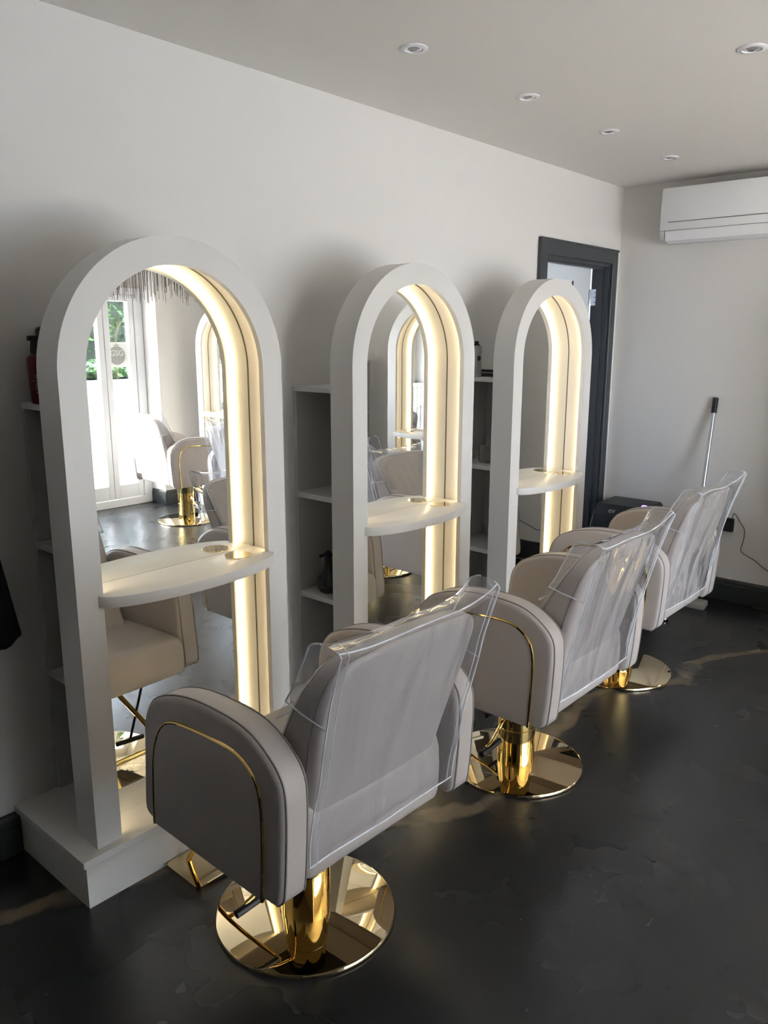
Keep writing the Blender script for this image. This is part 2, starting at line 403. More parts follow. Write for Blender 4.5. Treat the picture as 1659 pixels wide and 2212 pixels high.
# ---- doorway in the left wall
dr = thing('door_1', 'x', 'door'); del dr['label'], dr['category']; dr['kind'] = 'structure'
b = bm_new(); AW = .080
def architrave(b, x0, x1):
    box(b, x0, x1, DY0-AW, DY0+.006, 0, DZ+AW, .003, 1); box(b, x0, x1, DY1-.006, DY1+.060, 0, DZ+AW, .003, 1)
    box(b, x0, x1-.0005, DY0+.006, DY1-.006, DZ-.006, DZ+AW, .003, 1)
architrave(b, WX, WX+.018)
b2 = bm_new(); box(b2, WX+.017, WX+.0235, DY0-AW, DY0-AW+.012, 0, DZ+AW); box(b2, WX+.017, WX+.0235, DY0-AW+.012, DY1+.06, DZ+AW-.012, DZ+AW)
obj('architrave', b, M['frame'], dr); obj('architrave_bead', b2, M['frame'], dr)
b = bm_new(); box(b, WX-WT, WX, DY0-.001, DY0+.022, 0, DZ); box(b, WX-WT, WX, DY1-.022, DY1+.001, 0, DZ); box(b, WX-WT, WX, DY0+.022, DY1-.022, DZ-.022, DZ+.001)
box(b, WX-.075, WX-.035, DY0+.022, DY0+.036, 0, DZ-.022); box(b, WX-.075, WX-.035, DY1-.036, DY1-.022, 0, DZ-.022); box(b, WX-.075, WX-.035, DY0+.036, DY1-.036, DZ-.036, DZ-.022)
obj('door_lining', b, M['frame'], dr)
hx, hy = WX-WT-.005, DY1-.026
ang = math.atan2(-.264, -.167)
ex = Vector((math.cos(ang), math.sin(ang), 0)); ey = Vector((-ex.y, ex.x, 0))
leaf = bpy.data.objects.new('door_leaf', None)
b = bm_new(); box(b, 0, .76, -.04, 0, .008, DZ-.004, .002, 1)
leaf = obj('door_leaf', b, M['doorleaf'], dr); leaf.location = (hx, hy, 0); leaf.rotation_euler = (0, 0, ang)
b = bm_new(); box(b, .004, .055, 0, .0, 0, 0)
b.clear()
for z in (1.80, .25):
    box(b, hx-.006, hx+.052, DY1-.0245, DY1-.0215, z, z+.10); cyl(b, (hx-.003, DY1-.030), .006, z, z+.10, 12)
    for dz in (.02, .05, .08): cyl(b, (hx+.03, DY1-.0255), .004, z+dz-.003, z+dz+.003, 8)
obj('hinge', b, M['chrome'], dr)
b = bm_new(); box(b, .135, .22, .0005, .004, 1.85, 1.955)
sg = obj('door_sign', b, M['sticker'], leaf)
b = bm_new(); box(b, .125, .133, .0005, .006, 1.87, 1.95); obj('door_sign_edge', b, M['black'], leaf)
# hall behind it
b = bm_new(); box(b, WX-1.7, WX-1.6, 3.0, YB+1.1, 0, H); box(b, WX-1.6, WX-WT, YB+1.0, YB+1.1, 0, H); box(b, WX-1.6, WX-WT, 3.0, 3.1, 0, H)
struct('wall_hall', b, M['hall'])

# ---- glazed doors (onto the forecourt)
gd = thing('door_2', 'x', 'door'); del gd['label'], gd['category']; gd['kind'] = 'structure'
b = bm_new()
fx0, fx1 = XD-.055, XD+.03
box(b, fx0, fx1, GY0, GY1, 0, .075, .004, 1); box(b, fx0, fx1, GY0, GY1, GZ-.06, GZ, .004, 1)
for y0, y1 in ((GY0, GY0+.07), (GY1-.085, GY1)): box(b, fx0, fx1, y0, y1, .075, GZ-.06, .004, 1)
obj('outer_frame', b, M['pvcwhite'], gd)
def glazed_leaf(y0, y1, nm='door_panel'):
    b = bm_new(); a = .058; z0, z1 = .08, GZ-.062
    x0, x1 = XD-.045, XD+.02
    box(b, x0, x1, y0, y0+a, z0, z1, .006, 2); box(b, x0, x1, y1-a, y1, z0, z1, .006, 2)
    box(b, x0, x1, y0+a, y1-a, z0, z0+.13, .006, 2); box(b, x0, x1, y0+a, y1-a, z1-.06, z1, .006, 2)
    f = obj(nm, b, M['pvcwhite'], gd)
    g = bm_new(); box(g, XD-.008, XD+.004, y0+a-.005, y1-a+.005, z0+.125, z1-.055); obj('pane', g, M['pane'], f)
    return f
for y0, y1 in ((1.02, 1.97), (1.98, 2.94), (2.95, 3.90)): glazed_leaf(y0, y1)
side = glazed_leaf(3.905, 4.218, 'side_light')
b = bm_new(); tube(b, [(XD-.06, 2.95, 1.0), (XD-.085, 2.95, 1.0), (XD-.085, 2.85, 1.0)], .008, 8); obj('door_handle', b, M['chrome'], gd, True)
# frosted band with the crest, on the glass
st = thing('window_sticker', 'frosted white band sticker with grey round crest on the narrow glass door panel', 'sticker', (XD-.010, 4.05, 1.435))
obj('sticker_sheet', box(bm_new(), -.001, 0, -.084, .104, -.115, .115), M['sticker'], st)
b = bm_new(); n = 48
R = .086
outer = [(R*math.cos(2*PI*i/n), R*math.sin(2*PI*i/n)) for i in range(n)]
prism(b, outer, -.0018, -.001, 'x'); crest = obj('crest_disc', b, M['stickerg'], st); crest.location = (0, -.01, -.008)
MT = frame_matrix((-.0022, -.01, .012), (0, 1, 0), (0, 0, 1))   # reads rightly from outside, reversed from inside
text_mesh('crest_letters', 'GSG', .072, M['sticker'], st, MT, .0002)
b = bm_new(); box(b, -.0025, -.0018, -.085, .065, -.026, -.022); box(b, -.0025, -.0018, -.05, .03, -.033, -.030); box(b, -.0025, -.0018, -.03, .01, -.044, -.041)
obj('crest_lines', b, M['stickerg'], st)['kind'] = 'stuff'
b = bm_new(); prism(b, [(-.035, .080), (-.04, .097), (-.022, .086), (-.01, .106), (.002, .086), (.02, .097), (.015, .080)], -.0018, -.001, 'x'); obj('crest_crown', b, M['stickerg'], st)

# ------------------------------------------------------------------ styling stations
AWD, AT, AD = .7468, .0772, .1045       # arch width, face width, depth to the mirror
ZT, ZTOP = .1592, 1.8724
def arch_path(half, z0, ztop, k=40):
    r = half; zs = ztop-r
    pts = [(half, z0)] + [(r*math.cos(PI*i/k), zs+r*math.sin(PI*i/k)) for i in range(k+1)] + [(-half, z0)]
    return pts
def arch_band(bm, ho, hi, z0, zto, x0, x1, k=40):
    """solid band between two arches; depth from x0 to x1"""
    A = arch_path(ho, z0, zto, k); B = arch_path(hi, z0, zto-(ho-hi), k)
    V = [[bm.verts.new((x, y, z)) for (y, z) in P] for x in (x0, x1) for P in (A, B)]
    a0, b0, a1, b1 = V; n = len(A)
    for i in range(n-1):
        bm.faces.new((a0[i], a0[i+1], b0[i+1], b0[i])); bm.faces.new((a1[i], b1[i], b1[i+1], a1[i+1]))
        bm.faces.new((a0[i], a1[i], a1[i+1], a0[i+1])); bm.faces.new((b0[i], b0[i+1], b1[i+1], b1[i]))
    for i in (0, n-1): bm.faces.new((a0[i], b0[i], b1[i], a1[i]))
    bmesh.ops.recalc_face_normals(bm, faces=bm.faces); return bm
def make_station(label, loc, rz, first=False):
    """local: wall at x=0, +x into the room, centred on y=0"""
    t = thing('styling_station', label, 'styling station', loc, rz, 'arched mirror styling stations')
    hw = AWD/2; fx = .4045
    # plinth
    p = obj('plinth', box(bm_new(), 0.002, .4206, -hw-.047, hw+.047, 0, ZT-.022), M['white'], t)
    obj('plinth_top', box(bm_new(), 0.001, .4335, -hw-.060, hw+.060, ZT-.022, ZT, .002, 2), M['white'], p)
    # arch
    b = bm_new(); arch_band(b, hw, hw-AT, ZT, ZTOP, fx, fx-.020)
    arch_band(b, hw, hw-AT+.026, ZT, ZTOP, fx-.020, fx-AD-.006)
    a = obj('mirror_frame', b, M['white'], t, True)
    b = bm_new(); arch_band(b, hw-AT+.0195, hw-AT+.0105, ZT+.002, ZTOP-AT+.0195, fx-.0203, fx-.0228); obj('led_strip', b, M['led'], a)
    b = bm_new(); P = arch_path(hw-AT+.0265, ZT+.001, ZTOP-AT+.0265); prism(b, P, fx-AD-.005, fx-AD, 'x'); obj('mirror', b, M['mirror'], a)
    b = bm_new(); arch_band(b, hw-AT+.026, hw-AT+.0235, ZT, ZTOP-AT+.026, fx-AD+.0022, fx-AD); obj('mirror_gap', b, M['hidden_dark'], a)
    # half-oval table
    hy = hw-AT+.022; zt = .907; pts = []
    x0 = fx-AD+.001; xs = fx-.008
    for i in range(41):
        th = PI*i/40; pts.append((xs+.098*max(0, math.sin(th))**.95, -hy*.985*math.cos(th)))
    pts = [(x0, -hy)] + [(xs-.02, -hy)] + pts[1:-1] + [(xs-.02, hy), (x0, hy)]
    b = bm_new(); prism(b, pts, zt-.032, zt, 'z')
    bmesh.ops.bevel(b, geom=[e for e in b.edges if abs(e.verts[0].co.z-e.verts[1].co.z) < 1e-6], offset=.0015, segments=2, profile=.5, affect='EDGES')
    tb = obj('table', b, M['white'], t, True)
    b = bm_new(); cyl(b, (fx-.045, .206), .045, zt-.001, zt+.003, 48, bev=.001); obj('tool_holder_lid', b, M['gold_plate'], tb, True)
    b = bm_new(); box(b, fx-.072, fx-.052, hy-.002-.022, hy-.002, zt-.058, zt-.032); cyl(b, (fx-.062, hy-.013), .004, zt-.0595, zt-.056, 12); obj('bracket', b, M['chrome'], tb)
    # shelving behind
    sy = hw-.085; z0, z1 = ZT, 1.410; th = .018
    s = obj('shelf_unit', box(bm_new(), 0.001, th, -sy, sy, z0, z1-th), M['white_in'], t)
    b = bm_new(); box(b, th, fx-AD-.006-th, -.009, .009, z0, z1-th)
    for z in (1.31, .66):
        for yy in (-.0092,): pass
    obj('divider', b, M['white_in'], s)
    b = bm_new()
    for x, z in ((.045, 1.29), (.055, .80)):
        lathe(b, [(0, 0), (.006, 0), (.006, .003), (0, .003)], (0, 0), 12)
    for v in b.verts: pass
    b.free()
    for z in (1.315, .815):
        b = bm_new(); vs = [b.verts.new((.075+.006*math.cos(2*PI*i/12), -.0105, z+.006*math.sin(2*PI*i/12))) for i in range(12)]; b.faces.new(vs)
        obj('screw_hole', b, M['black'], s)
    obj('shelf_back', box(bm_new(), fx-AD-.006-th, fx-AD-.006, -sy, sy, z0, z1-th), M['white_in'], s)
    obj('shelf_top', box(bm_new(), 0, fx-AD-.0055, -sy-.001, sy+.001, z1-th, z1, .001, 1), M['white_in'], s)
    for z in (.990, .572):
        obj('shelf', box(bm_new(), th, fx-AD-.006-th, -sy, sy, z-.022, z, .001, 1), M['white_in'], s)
    return t
ST_LABEL = ['lit white arched mirror station nearest the camera, standing at the left of the photo',
            'lit white arched mirror station with a black jug on its shelf, middle of the row',
            'lit white arched mirror station last in the left wall row, next to the grey doorway']
s0 = make_station(ST_LABEL[0], (WX, ST_Y[0]+AWD/2, 0), 0)
stations = [s0]
for i in (1, 2):
    c = copy_tree(s0); c.location = (WX, ST_Y[i]+AWD/2, 0); c['label'] = ST_LABEL[i]; stations.append(c)
for x, lab in ((-.52, 'arched mirror station on the far wall, seen reflected inside the middle mirror'),
               (.68, 'arched mirror station on the far wall, behind the half hidden middle chair'),
               (1.873, 'sunlit arched mirror station near the glazed doors, seen in the first mirror')):
    c = copy_tree(s0); c.location = (x, YB, 0); c.rotation_euler = (0, 0, -PI/2); c['label'] = lab; stations.append(c)

# ------------------------------------------------------------------ salon chairs (front is -x)
ARM = [(-.185, .366), (-.222, .371), (-.241, .390), (-.241, .43), (-.232, .518), (-.218, .642), (-.196, .690), (-.163, .722), (-.104, .748), (-.030, .766), (.055, .773), (.150, .771),
       (.216, .758), (.272, .727), (.312, .687), (.325, .631), (.321, .50), (.314, .42), (.308, .388), (.285, .367)]
TRIM = [(-.190, .366), (-.186, .43), (-.176, .544), (-.159, .609), (-.124, .663), (-.082, .687), (-.028, .697), (.057, .704), (.137, .706),
        (.190, .697), (.234, .666), (.252, .62), (.256, .55), (.252, .45), (.247, .366)]
def arm_outline():
    up = smooth_path([(x, z, 0) for x, z in ARM], 6)
    return [(p.x, p.y) for p in up]
def make_chair(label, loc, rz):
    t = thing('salon_chair', label, 'chair', loc, rz, 'taupe styling chairs')
    oc = arm_outline()
    for s in (-1, 1):
        yo, yi = s*.345, s*.262
        b = bm_new(); slab(b, oc, 0, 1, .0, lambda a, c, t_: (0, 0, 0)) if False else None
        def fm(a, c, t_, s=s):
            # thickness runs outward; slight roll of the top surface
            return (a, s*(.262+t_), c)
        slab(b, oc, 0, .083, .018, fm, n=110, nb=5, nr=6)
        arm = obj('armrest', b, M['leather'], t, True)
        P = [(p[0], p[1]) for p in oc]
        for yy, ins in ((.333, .0045), (.274, .0045)):
            b = bm_new()
            # piping runs just inside the rim
            pts = resample([(p[0], p[1], 0) for p in P], 90, False)
            pts = [Vector((q.x, s*yy, q.y)) for q in pts]
            cx_, cz_ = .04, .5
            tube(b, [q + Vector(((cx_-q.x)*.004, 0, (cz_-q.z)*.004)) for q in pts], .0028, 6); obj('piping', b, M['leather_d'], arm, True)
        tr = smooth_path([(x, s*.346, z) for x, z in TRIM], 6)
        b = bm_new(); tube(b, tr, .0045, 8); obj('gold_trim', b, M['gold'], arm, True)
        tr2 = [(p.x, p.z) for p in tr]
        b = bm_new(); slab(b, tr2, 0, .010, .004, lambda a, c, t_, s=s: (a, s*(.338+t_), c), n=80, nb=2, nr=4)
        obj('side_panel', b, M['leather'], arm, True)
    # seat and rear bolster
    seat = [(-.262, .385), (-.262, .455), (-.256, .485), (-.236, .502), (-.20, .508), (.0, .500), (.19, .49), (.215, .48), (.215, .375), (.20, .368), (-.24, .368), (-.256, .373)]
    b = bm_new(); slab(b, seat, -.2615, .2615, .016, lambda a, c, t_: (a, t_, c + .010*max(0, 1-(t_/.26)**2)*(1 if c > .47 else 0)), n=90, nb=3, nr=8)
    obj('seat', b, M['leather'], t, True)
    bol = [(.16, .369), (.275, .369), (.292, .376), (.299, .40), (.302, .47), (.299, .525), (.290, .552), (.270, .566), (.245, .568), (.18, .55), (.16, .50)]
    b = bm_new(); slab(b, bol, -.252, .252, .028, lambda a, c, t_: (a-(.018 if a > .25 else 0)*(abs(t_)/.26)**4, t_, c), n=80, nb=3, nr=6)
    obj('rear_bolster', b, M['leather'], t, True)
    # backrest: outline in (y, h) then leaned
    ol = [(-.230, .45), (-.231, .56), (-.243, .66), (-.258, .76), (-.263, .84), (-.254, .895), (-.228, .925), (-.185, .938), (-.10, .944), (0, .946), (.10, .944), (.185, .938), (.228, .925), (.254, .895), (.263, .84), (.258, .76), (.243, .66), (.231, .56), (.230, .45)]
    def lean(h): return .278 + .105*max(0, (h-.50))/.45 * (1 + .25*(h-.5)/.45)
    def bm_map(a, c, t_):
        # t 0 front .. 1 rear
        rear = lean(c); thick = .215 - .155*max(0, (c-.5))/.45
        x = rear - thick*(1-t_)
        side = 1-(abs(a)/.262)**2.2
        if t_ < .5: x += -.016*side + (.0045*abs(math.sin(a*PI/.065)) if c < .9 else 0)
        else: x += .010*side*(1-((c-.72)/.3)**2) - .006
        return (x, a, c)
    b = bm_new()
    # build with rounded rims in a unit thickness
    def fm2(a, c, t_): return bm_map(a, c, t_/.1)
    slab(b, [(p.x, p.y) for p in smooth_path([(y, z, 0) for y, z in ol], 5)], 0, .1, .022, fm2, n=130, nb=5, nr=16)
    bk = obj('backrest', b, M['leather'], t, True)
    P = resample([(p.x, p.y, 0) for p in smooth_path([(y, z, 0) for y, z in ol], 5)], 90, False)
    for tt in (.082, .018):
        b = bm_new(); tube(b, [Vector(bm_map(q.x*.993, .5+(q.y-.5)*.995, tt/.1)) + Vector((0, 0, 0)) for q in P], .0025, 6); obj('piping', b, M['leather_d'], bk, True)
    # base
    b = bm_new(); lathe(b, [(0, .0), (.250, .0), (.2545, .004), (.255, .008), (.2525, .0125), (.248, .014), (0, .0145)], n=96); base = obj('base_disc', b, M['gold_plate'], t, True)
    b = bm_new(); lathe(b, [(.070, .014), (.070, .158), (.0685, .1595), (.0685, .1605), (.070, .162), (.070, .262), (0, .262)], n=64); obj('column', b, M['gold'], t, True)
    b = bm_new(); lathe(b, [(.0728, .2555), (.0728, .367), (0, .367)], n=64); obj('column_sleeve', b, M['gold_dark'], t, True)
    b = bm_new(); box(b, -.13, .13, -.11, .11, .352, .368, .004, 1); obj('seat_plate', b, M['black'], t)
    b = bm_new(); tube(b, smooth_path([(0, -.06, .235), (.006, -.13, .20), (.006, -.175, .165), (.004, -.215, .150)], 5), .006, 8); lv = obj('pump_lever', b, M['gold'], t, True)
    b = bm_new(); tube(b, [(.012, -.135, .150), (.006, -.245, .138)], .0115, 12); obj('lever_grip', b, M['black'], lv, True)
    # footrest
    b = bm_new(); box(b, -.462, -.290, -.165, .165, 0.0, .013); 
    bmesh.ops.bevel(b, geom=[e for e in b.edges if abs(e.verts[0].co.z-e.verts[1].co.z) > .005], offset=.018, segments=5, profile=.5, affect='EDGES')
    fr = obj('footrest_plate', b, M['gold_plate'], t)
    b = bm_new()
    for s in (-1, 1):
        tube(b, smooth_path([(-.424, s*.106, .012), (-.385, s*.106, .075), (-.31, s*.106, .16), (-.20, s*.10, .22), (-.09, s*.075, .30), (-.07, s*.07, .355)], 6), .0095, 12)
    tube(b, [(-.31, -.106, .16), (-.31, .106, .16)], .0095, 12)
    obj('footrest_tube', b, M['gold'], fr, True)
    b = bm_new(); tube(b, [(-.18, .125, .355), (-.15, .075, .13)], .005, 8); tube(b, [(-.15, .02, .135), (-.15, .13, .125)], .009, 10); obj('footrest_brace', b, M['black'], t, True)
    return t
CH = [('taupe leather chair nearest the camera, clear plastic over its back and dark side panel', (-1.46, 1.335, 0), math.radians(-1.2)),
      ('taupe leather chair with gold side trim facing the middle arched mirror', (-1.448, 2.428, 0), 0.0),
      ('taupe leather chair facing the last mirror of the row, in front of the broom', (-1.54, 3.512, 0), 0.0)]
c0 = make_chair(*CH[0]); chairs = [c0]
def place_chair(lab, loc, rz):
    c = copy_tree(c0); c.location = loc; c.rotation_euler = (0, 0, rz); c['label'] = lab; chairs.append(c); return c
for lab, loc, rz in CH[1:]: place_chair(lab, loc, rz)
for ch in chairs[2].children:                                   # its footrest sits a little further back, clear of the plinth
    if ch.name.startswith('footrest_plate'): ch.location.x += .085
place_chair('taupe leather chair facing the far wall, seen over the table in the middle mirror', (-.52, 4.06, 0), -PI/2)
place_chair('taupe chair beside the sunlit one, half hidden at the first mirror edge', (.68, 4.06, 0), -PI/2)
place_chair('sunlit taupe leather chair by the glazed doors, seen in the first mirror', (1.77, 4.04, 0), -PI/2 + .06)

# clear plastic covers over the backrests
def make_cover(label, loc, rz, seed, amp=1.0):
    rnd = random.Random(seed)
    t = thing('chair_cover', label, 'plastic cover', loc, rz, 'clear plastic chair back covers')
    ph = [(rnd.uniform(3, 9), rnd.uniform(2, 7), rnd.uniform(0, 6.28), rnd.uniform(.4, 1)) for _ in range(7)]
    def wr(a, c): return sum(w*(1-2*abs(math.sin((f*a*1.5+g*c*.9+p + .9*math.sin(4*c+p))))**.7) for f, g, p, w in ph)/4.2
    def lean(h): return .278 + .105*max(0, (h-.50))/.45 * (1 + .25*(h-.5)/.45)
    # profile path over the back: front flap, top, rear
    path = []
    for i in range(12): h = .775 + (.965-.775)*i/11; path.append((lean(h)-(.215-.155*(h-.5)/.45)-.014, h, 0))
    for i in range(1, 9):
        f = i/9; path.append((lean(.965)-.069+.087*f, .965+.014*math.sin(PI*f)**.7, f))
    for i in range(36):
        f = i/35; h = .965 - (.965-.438)*f
        x = max(lean(h)+.014, .318) if h > .6 else .318 + .0*(h)
        x = (lean(.955)+.020)*(1-f)**1.3 + .316*(1-(1-f)**1.3) if True else x
        path.append((x, h, 1))
    NU = 48; b = bm_new(); rows = []
    tips = rnd.uniform(.012, .022), rnd.uniform(.022, .040)
    for k, (x, h, side) in enumerate(path):
        row = []
        top = max(0, (h-.86)/.12)
        hw = .267 + .004*top - .010*math.exp(-((h-.66)/.08)**2) - .008*max(0, .6-h)/.16
        for i in range(NU+1):
            u = -1+2*i/NU; y = u*hw
            tip = (tips[1] if u > 0 else tips[0])*abs(u)**5*top
            ww = wr(y, h)
            xx = x + amp*.007*ww*(1 if side > .5 else -1)*(.4+abs(u)) + (.012*abs(u)**4*top if side > .5 else -.010*abs(u)**4*top)
            yy = y + amp*.006*wr(h+3, y+1)*abs(u)**2 + math.copysign(.004*top*abs(u)**6, u)
            zz = h + tip + amp*.006*wr(y+5, x*3)*top
            row.append(b.verts.new((xx, yy, zz)))
        rows.append(row)
    for r1, r2 in zip(rows, rows[1:]):
        for i in range(NU): b.faces.new((r1[i], r1[i+1], r2[i+1], r2[i]))
    # short side gussets joining front flap and rear panel
    nf = 12
    lat = []
    for s, idx in ((-1, 0), (1, NU)):
        fr = [rows[k][idx] for k in range(3, nf+4)]            # going up the front
        re = [rows[k][idx] for k in range(nf+8+11, nf+4, -1)]  # going up the rear
        m = 13; F_ = resample([v.co for v in fr], m, False); R_ = resample([v.co for v in re], m, False)
        grid = []
        for j in range(m):
            g = []
            for q in range(6):
                f = q/5; p = F_[j].lerp(R_[j], f); p.y += s*(.004*math.sin(PI*f) + .004*amp*wr(p.z*2, f)*math.sin(PI*f))
                g.append(b.verts.new(p))
            grid.append(g)
        for g1, g2 in zip(grid, grid[1:]):
            for q in range(5): b.faces.new((g1[q], g1[q+1], g2[q+1], g2[q]))
        lat.append([v.co.copy() for v in grid[0]])
        lat.append([v.co.copy() for v in fr])
    rear_l = [rows[k][0].co.copy() for k in range(nf+6, len(rows))]; rear_r = [rows[k][NU].co.copy() for k in range(nf+6, len(rows))]
    bottom = [v.co.copy() for v in rows[-1]]; front = [v.co.copy() for v in rows[0]]
    ridge = [v.co.copy() for v in rows[nf+7]]
    obj('plastic_sheet', b, M['pvc'], t, True)
    for P in [rear_l, rear_r, bottom, front, ridge] + lat:
        b = bm_new(); tube(b, P, .0022, 6); obj('seam', b, M['seam'], t, True)
    # inner stitched line beside the left and right rear seams
    for idx in (2, NU-2):
        b = bm_new(); b2 = b
        P = [Vector(bottom[idx])*0 + p for p in ([q + Vector((.001, .022*(1 if idx == 2 else -1), 0)) for q in (rear_l if idx == 2 else rear_r)])]
        tube(b, P, .0013, 5); obj('seam', b, M['seam'], t, True)
    return t
CL = ['clear plastic cover over the back of the nearest taupe chair', 'creased clear plastic cover on the back of the middle chair in the row',
      'shiny clear plastic cover on the farthest chair of the row, in front of the broom', 'clear plastic cover on the far-wall chair seen in the middle mirror',
      'clear plastic cover half hidden behind the lit edge of the first mirror', 'sunlit clear plastic cover on the chair by the glazed doors, seen in the first mirror']
for i, c in enumerate(chairs):
    make_cover(CL[i], tuple(c.location), c.rotation_euler[2], 11+i, (.75, 1.3, 1.5, 1.1, 1.2, .9)[i])

# ------------------------------------------------------------------ things on the shelves
# red bottle and the brown capped one behind it, on the nearest station
t = thing('pump_bottle', 'deep red bottle with black pump cap and pale sideways lettering, nearest shelf', 'bottle', (-2.266, 1.090, 1.410))
b = bm_new(); lathe(b, [(0, 0), (.026, 0), (.030, .004), (.036, .12), (.034, .132), (.022, .140), (0, .140)], n=32); obj('body', b, M['red'], t, True)
b = bm_new(); lathe(b, [(.021, .138), (.023, .150), (.020, .175), (.020, .192), (0, .192)], n=24); box(b, -.006, .006, -.03, 0, .178, .192, .002, 1); obj('pump_cap', b, M['black'], t, True)
dirv = Vector((0-(-2.290), 0-1.100, 0)).normalized(); side_v = Vector((-dirv.y, dirv.x, 0))
text_mesh('lettering', 'uniq', .032, M['silverprint'], t, frame_matrix(tuple(dirv*.0335 - side_v*.010 + Vector((0, 0, .058))), (0, 0, 1), tuple(-side_v)), .0006)
t = thing('tall_bottle', 'dark bottle with brown rounded cap behind the deep red bottle', 'bottle', (-2.318, 1.140, 1.410))
b = bm_new(); lathe(b, [(0, 0), (.028, 0), (.030, .004), (.030, .175), (.026, .182), (0, .182)], n=32); obj('body', b, M['black'], t, True)
b = bm_new(); lathe(b, [(.027, .182), (.027, .210), (.020, .217), (0, .218)], n=32); obj('cap', b, M['brown'], t, True)
# black jug
t = thing('jug', 'small round black long-necked jug on the lower shelf behind the middle mirror', 'jug', (-2.228, 2.203, .572))
b = bm_new(); lathe(b, [(0, 0), (.024, 0), (.036, .006), (.046, .026), (.048, .046), (.042, .068), (.028, .084), (.020, .095), (.018, .13), (.0165, .15), (.018, .158), (.0, .160)], n=36); obj('body', b, M['black_glaze'], t, True)
sd = Vector((1, 0.75, 0)).normalized()
b = bm_new(); P = [Vector((0, 0, .156)), -sd*.012+Vector((0, 0, .160)), -sd*.024+Vector((0, 0, .154)), -sd*.036+Vector((0, 0, .151))]
tube(b, smooth_path(P, 4), .006, 8); obj('spout', b, M['black_glaze'], t, True)
b = bm_new(); lathe(b, [(.018, .157), (.016, .168), (.006, .176), (0, .177)], n=24); obj('lid', b, M['black_glaze'], t, True)
b = bm_new(); tube(b, smooth_path([sd*.014+Vector((0, 0, .160)), sd*.034+Vector((0, 0, .158)), sd*.042+Vector((0, 0, .13)), sd*.040+Vector((0, 0, .075))], 5), .005, 8); obj('handle', b, M['black_glaze'], t, True)
# spray can, black clutch on the last station
M['can'] = mat('marbled_can_print', (.45, .42, .43), .3, .3, noise=(60, .6))
t = thing('spray_can', 'grey patterned hairspray can with black nozzle on the far station shelf', 'spray can', (-2.235, 3.232, 1.410))
b = bm_new(); lathe(b, [(0, 0), (.025, 0), (.026, .003), (.026, .140), (.024, .150), (.0, .152)], n=32); obj('body', b, M['can'], t, True)
b = bm_new(); lathe(b, [(.016, .150), (.015, .157), (.010, .159), (.010, .172), (0, .172)], n=20); obj('nozzle', b, M['black'], t, True)
b = bm_new(); vs = []
for i in range(20):
    a_ = 2*PI*i/20; vs.append(b.verts.new(Vector((0, 0, .092)) + dirv*.0262 + side_v*(.010*math.cos(a_)) + Vector((0, 0, .012*math.sin(a_)))))
b.faces.new(vs); obj('dot_print', b, M['black'], t)
t = thing('hair_straightener', 'black flat hair straightener lying beside the grey spray can', 'hair straightener', (-2.19, 3.345, 1.410))
obj('lower_arm', box(bm_new(), -.11, .10, -.022, .022, 0, .018, .004, 2), M['black'], t); obj('upper_arm', box(bm_new(), -.11, .10, -.020, .020, .022, .034, .004, 2), M['black'], t)
b = bm_new(); box(b, .085, .10, -.018, .018, .017, .023); obj('hinge', b, M['grey'], t)
# glass mug
t = thing('glass_mug', 'clear glass mug with handle on the middle shelf of the far station', 'mug', (-2.20, 3.290, .990))
b = bm_new(); lathe(b, [(0, .0), (.034, .0), (.037, .004), (.038, .082), (.035, .082), (.033, .010), (0, .008)], n=36); obj('cup', b, M['mugglass'], t, True)
b = bm_new(); tube(b, smooth_path([Vector((-.028, -.026, .066)), Vector((-.045, -.045, .066)), Vector((-.050, -.050, .045)), Vector((-.045, -.045, .022)), Vector((-.028, -.026, .02))], 5), .004, 8); obj('handle', b, M['mugglass'], t, True)

# ------------------------------------------------------------------ ceiling lights
def downlight(lab, x, y):
    t = thing('downlight', lab, 'ceiling light', (x, y, H), 0, 'recessed ceiling spotlights')
    b = bm_new(); lathe(b, [(.046, 0), (.046, -.003), (.042, -.0055), (.031, -.0055), (.029, -.002), (.029, -.0002)], n=40); obj('bezel', b, M['ac'], t, True)
    b = bm_new(); lathe(b, [(.028, -.0005), (.027, -.003), (.021, -.003), (.019, -.0008)], n=32); obj('inner_ring', b, M['chrome'], t, True)
    b = bm_new(); lathe(b, [(.019, -.0006), (.010, -.0035), (0, -.0042)], n=28); obj('lamp', b, M['lens'], t, True)
    return t
d0 = downlight('round recessed spotlight nearest the camera in the ceiling row by the left wall', -1.795, 2.195)
for i, lab in ((1, 'round recessed spotlight next to the thin bright streak on the ceiling'), (2, 'third round recessed spotlight along the ceiling row by the left wall'),
               (3, 'last round recessed spotlight of the ceiling row, near the air conditioner')):
    c = copy_tree(d0); c.location = (-1.795, 2.195+.703*i, H); c['label'] = lab
c = copy_tree(d0); c.location = (-.967, 2.911, H); c['label'] = 'round recessed spotlight cut by the right edge of the photo'

# ------------------------------------------------------------------ air conditioner
t = thing('air_conditioner', 'white wall-mounted air conditioner high on the far wall', 'air conditioner', (-1.61, YB, 2.15))
ax0, ax1 = -.405, .405
prof = [(0, .0), (0, .300), (-.175, .302), (-.196, .296), (-.203, .28), (-.205, .16), (-.202, .045), (-.185, .012), (-.13, -.004), (-.06, -.006)]
b = bm_new(); 
A = [b.verts.new((ax0, y, z)) for y, z in prof]; B = [b.verts.new((ax1, y, z)) for y, z in prof]; n = len(prof)
for i in range(n): b.faces.new((A[i], A[(i+1) % n], B[(i+1) % n], B[i]))
b.faces.new(A); b.faces.new(B[::-1]); bmesh.ops.recalc_face_normals(b, faces=b.faces)
bmesh.ops.bevel(b, geom=[e for e in b.edges if abs(e.verts[0].co.x-e.verts[1].co.x) < 1e-6], offset=.004, segments=2, profile=.5, affect='EDGES')
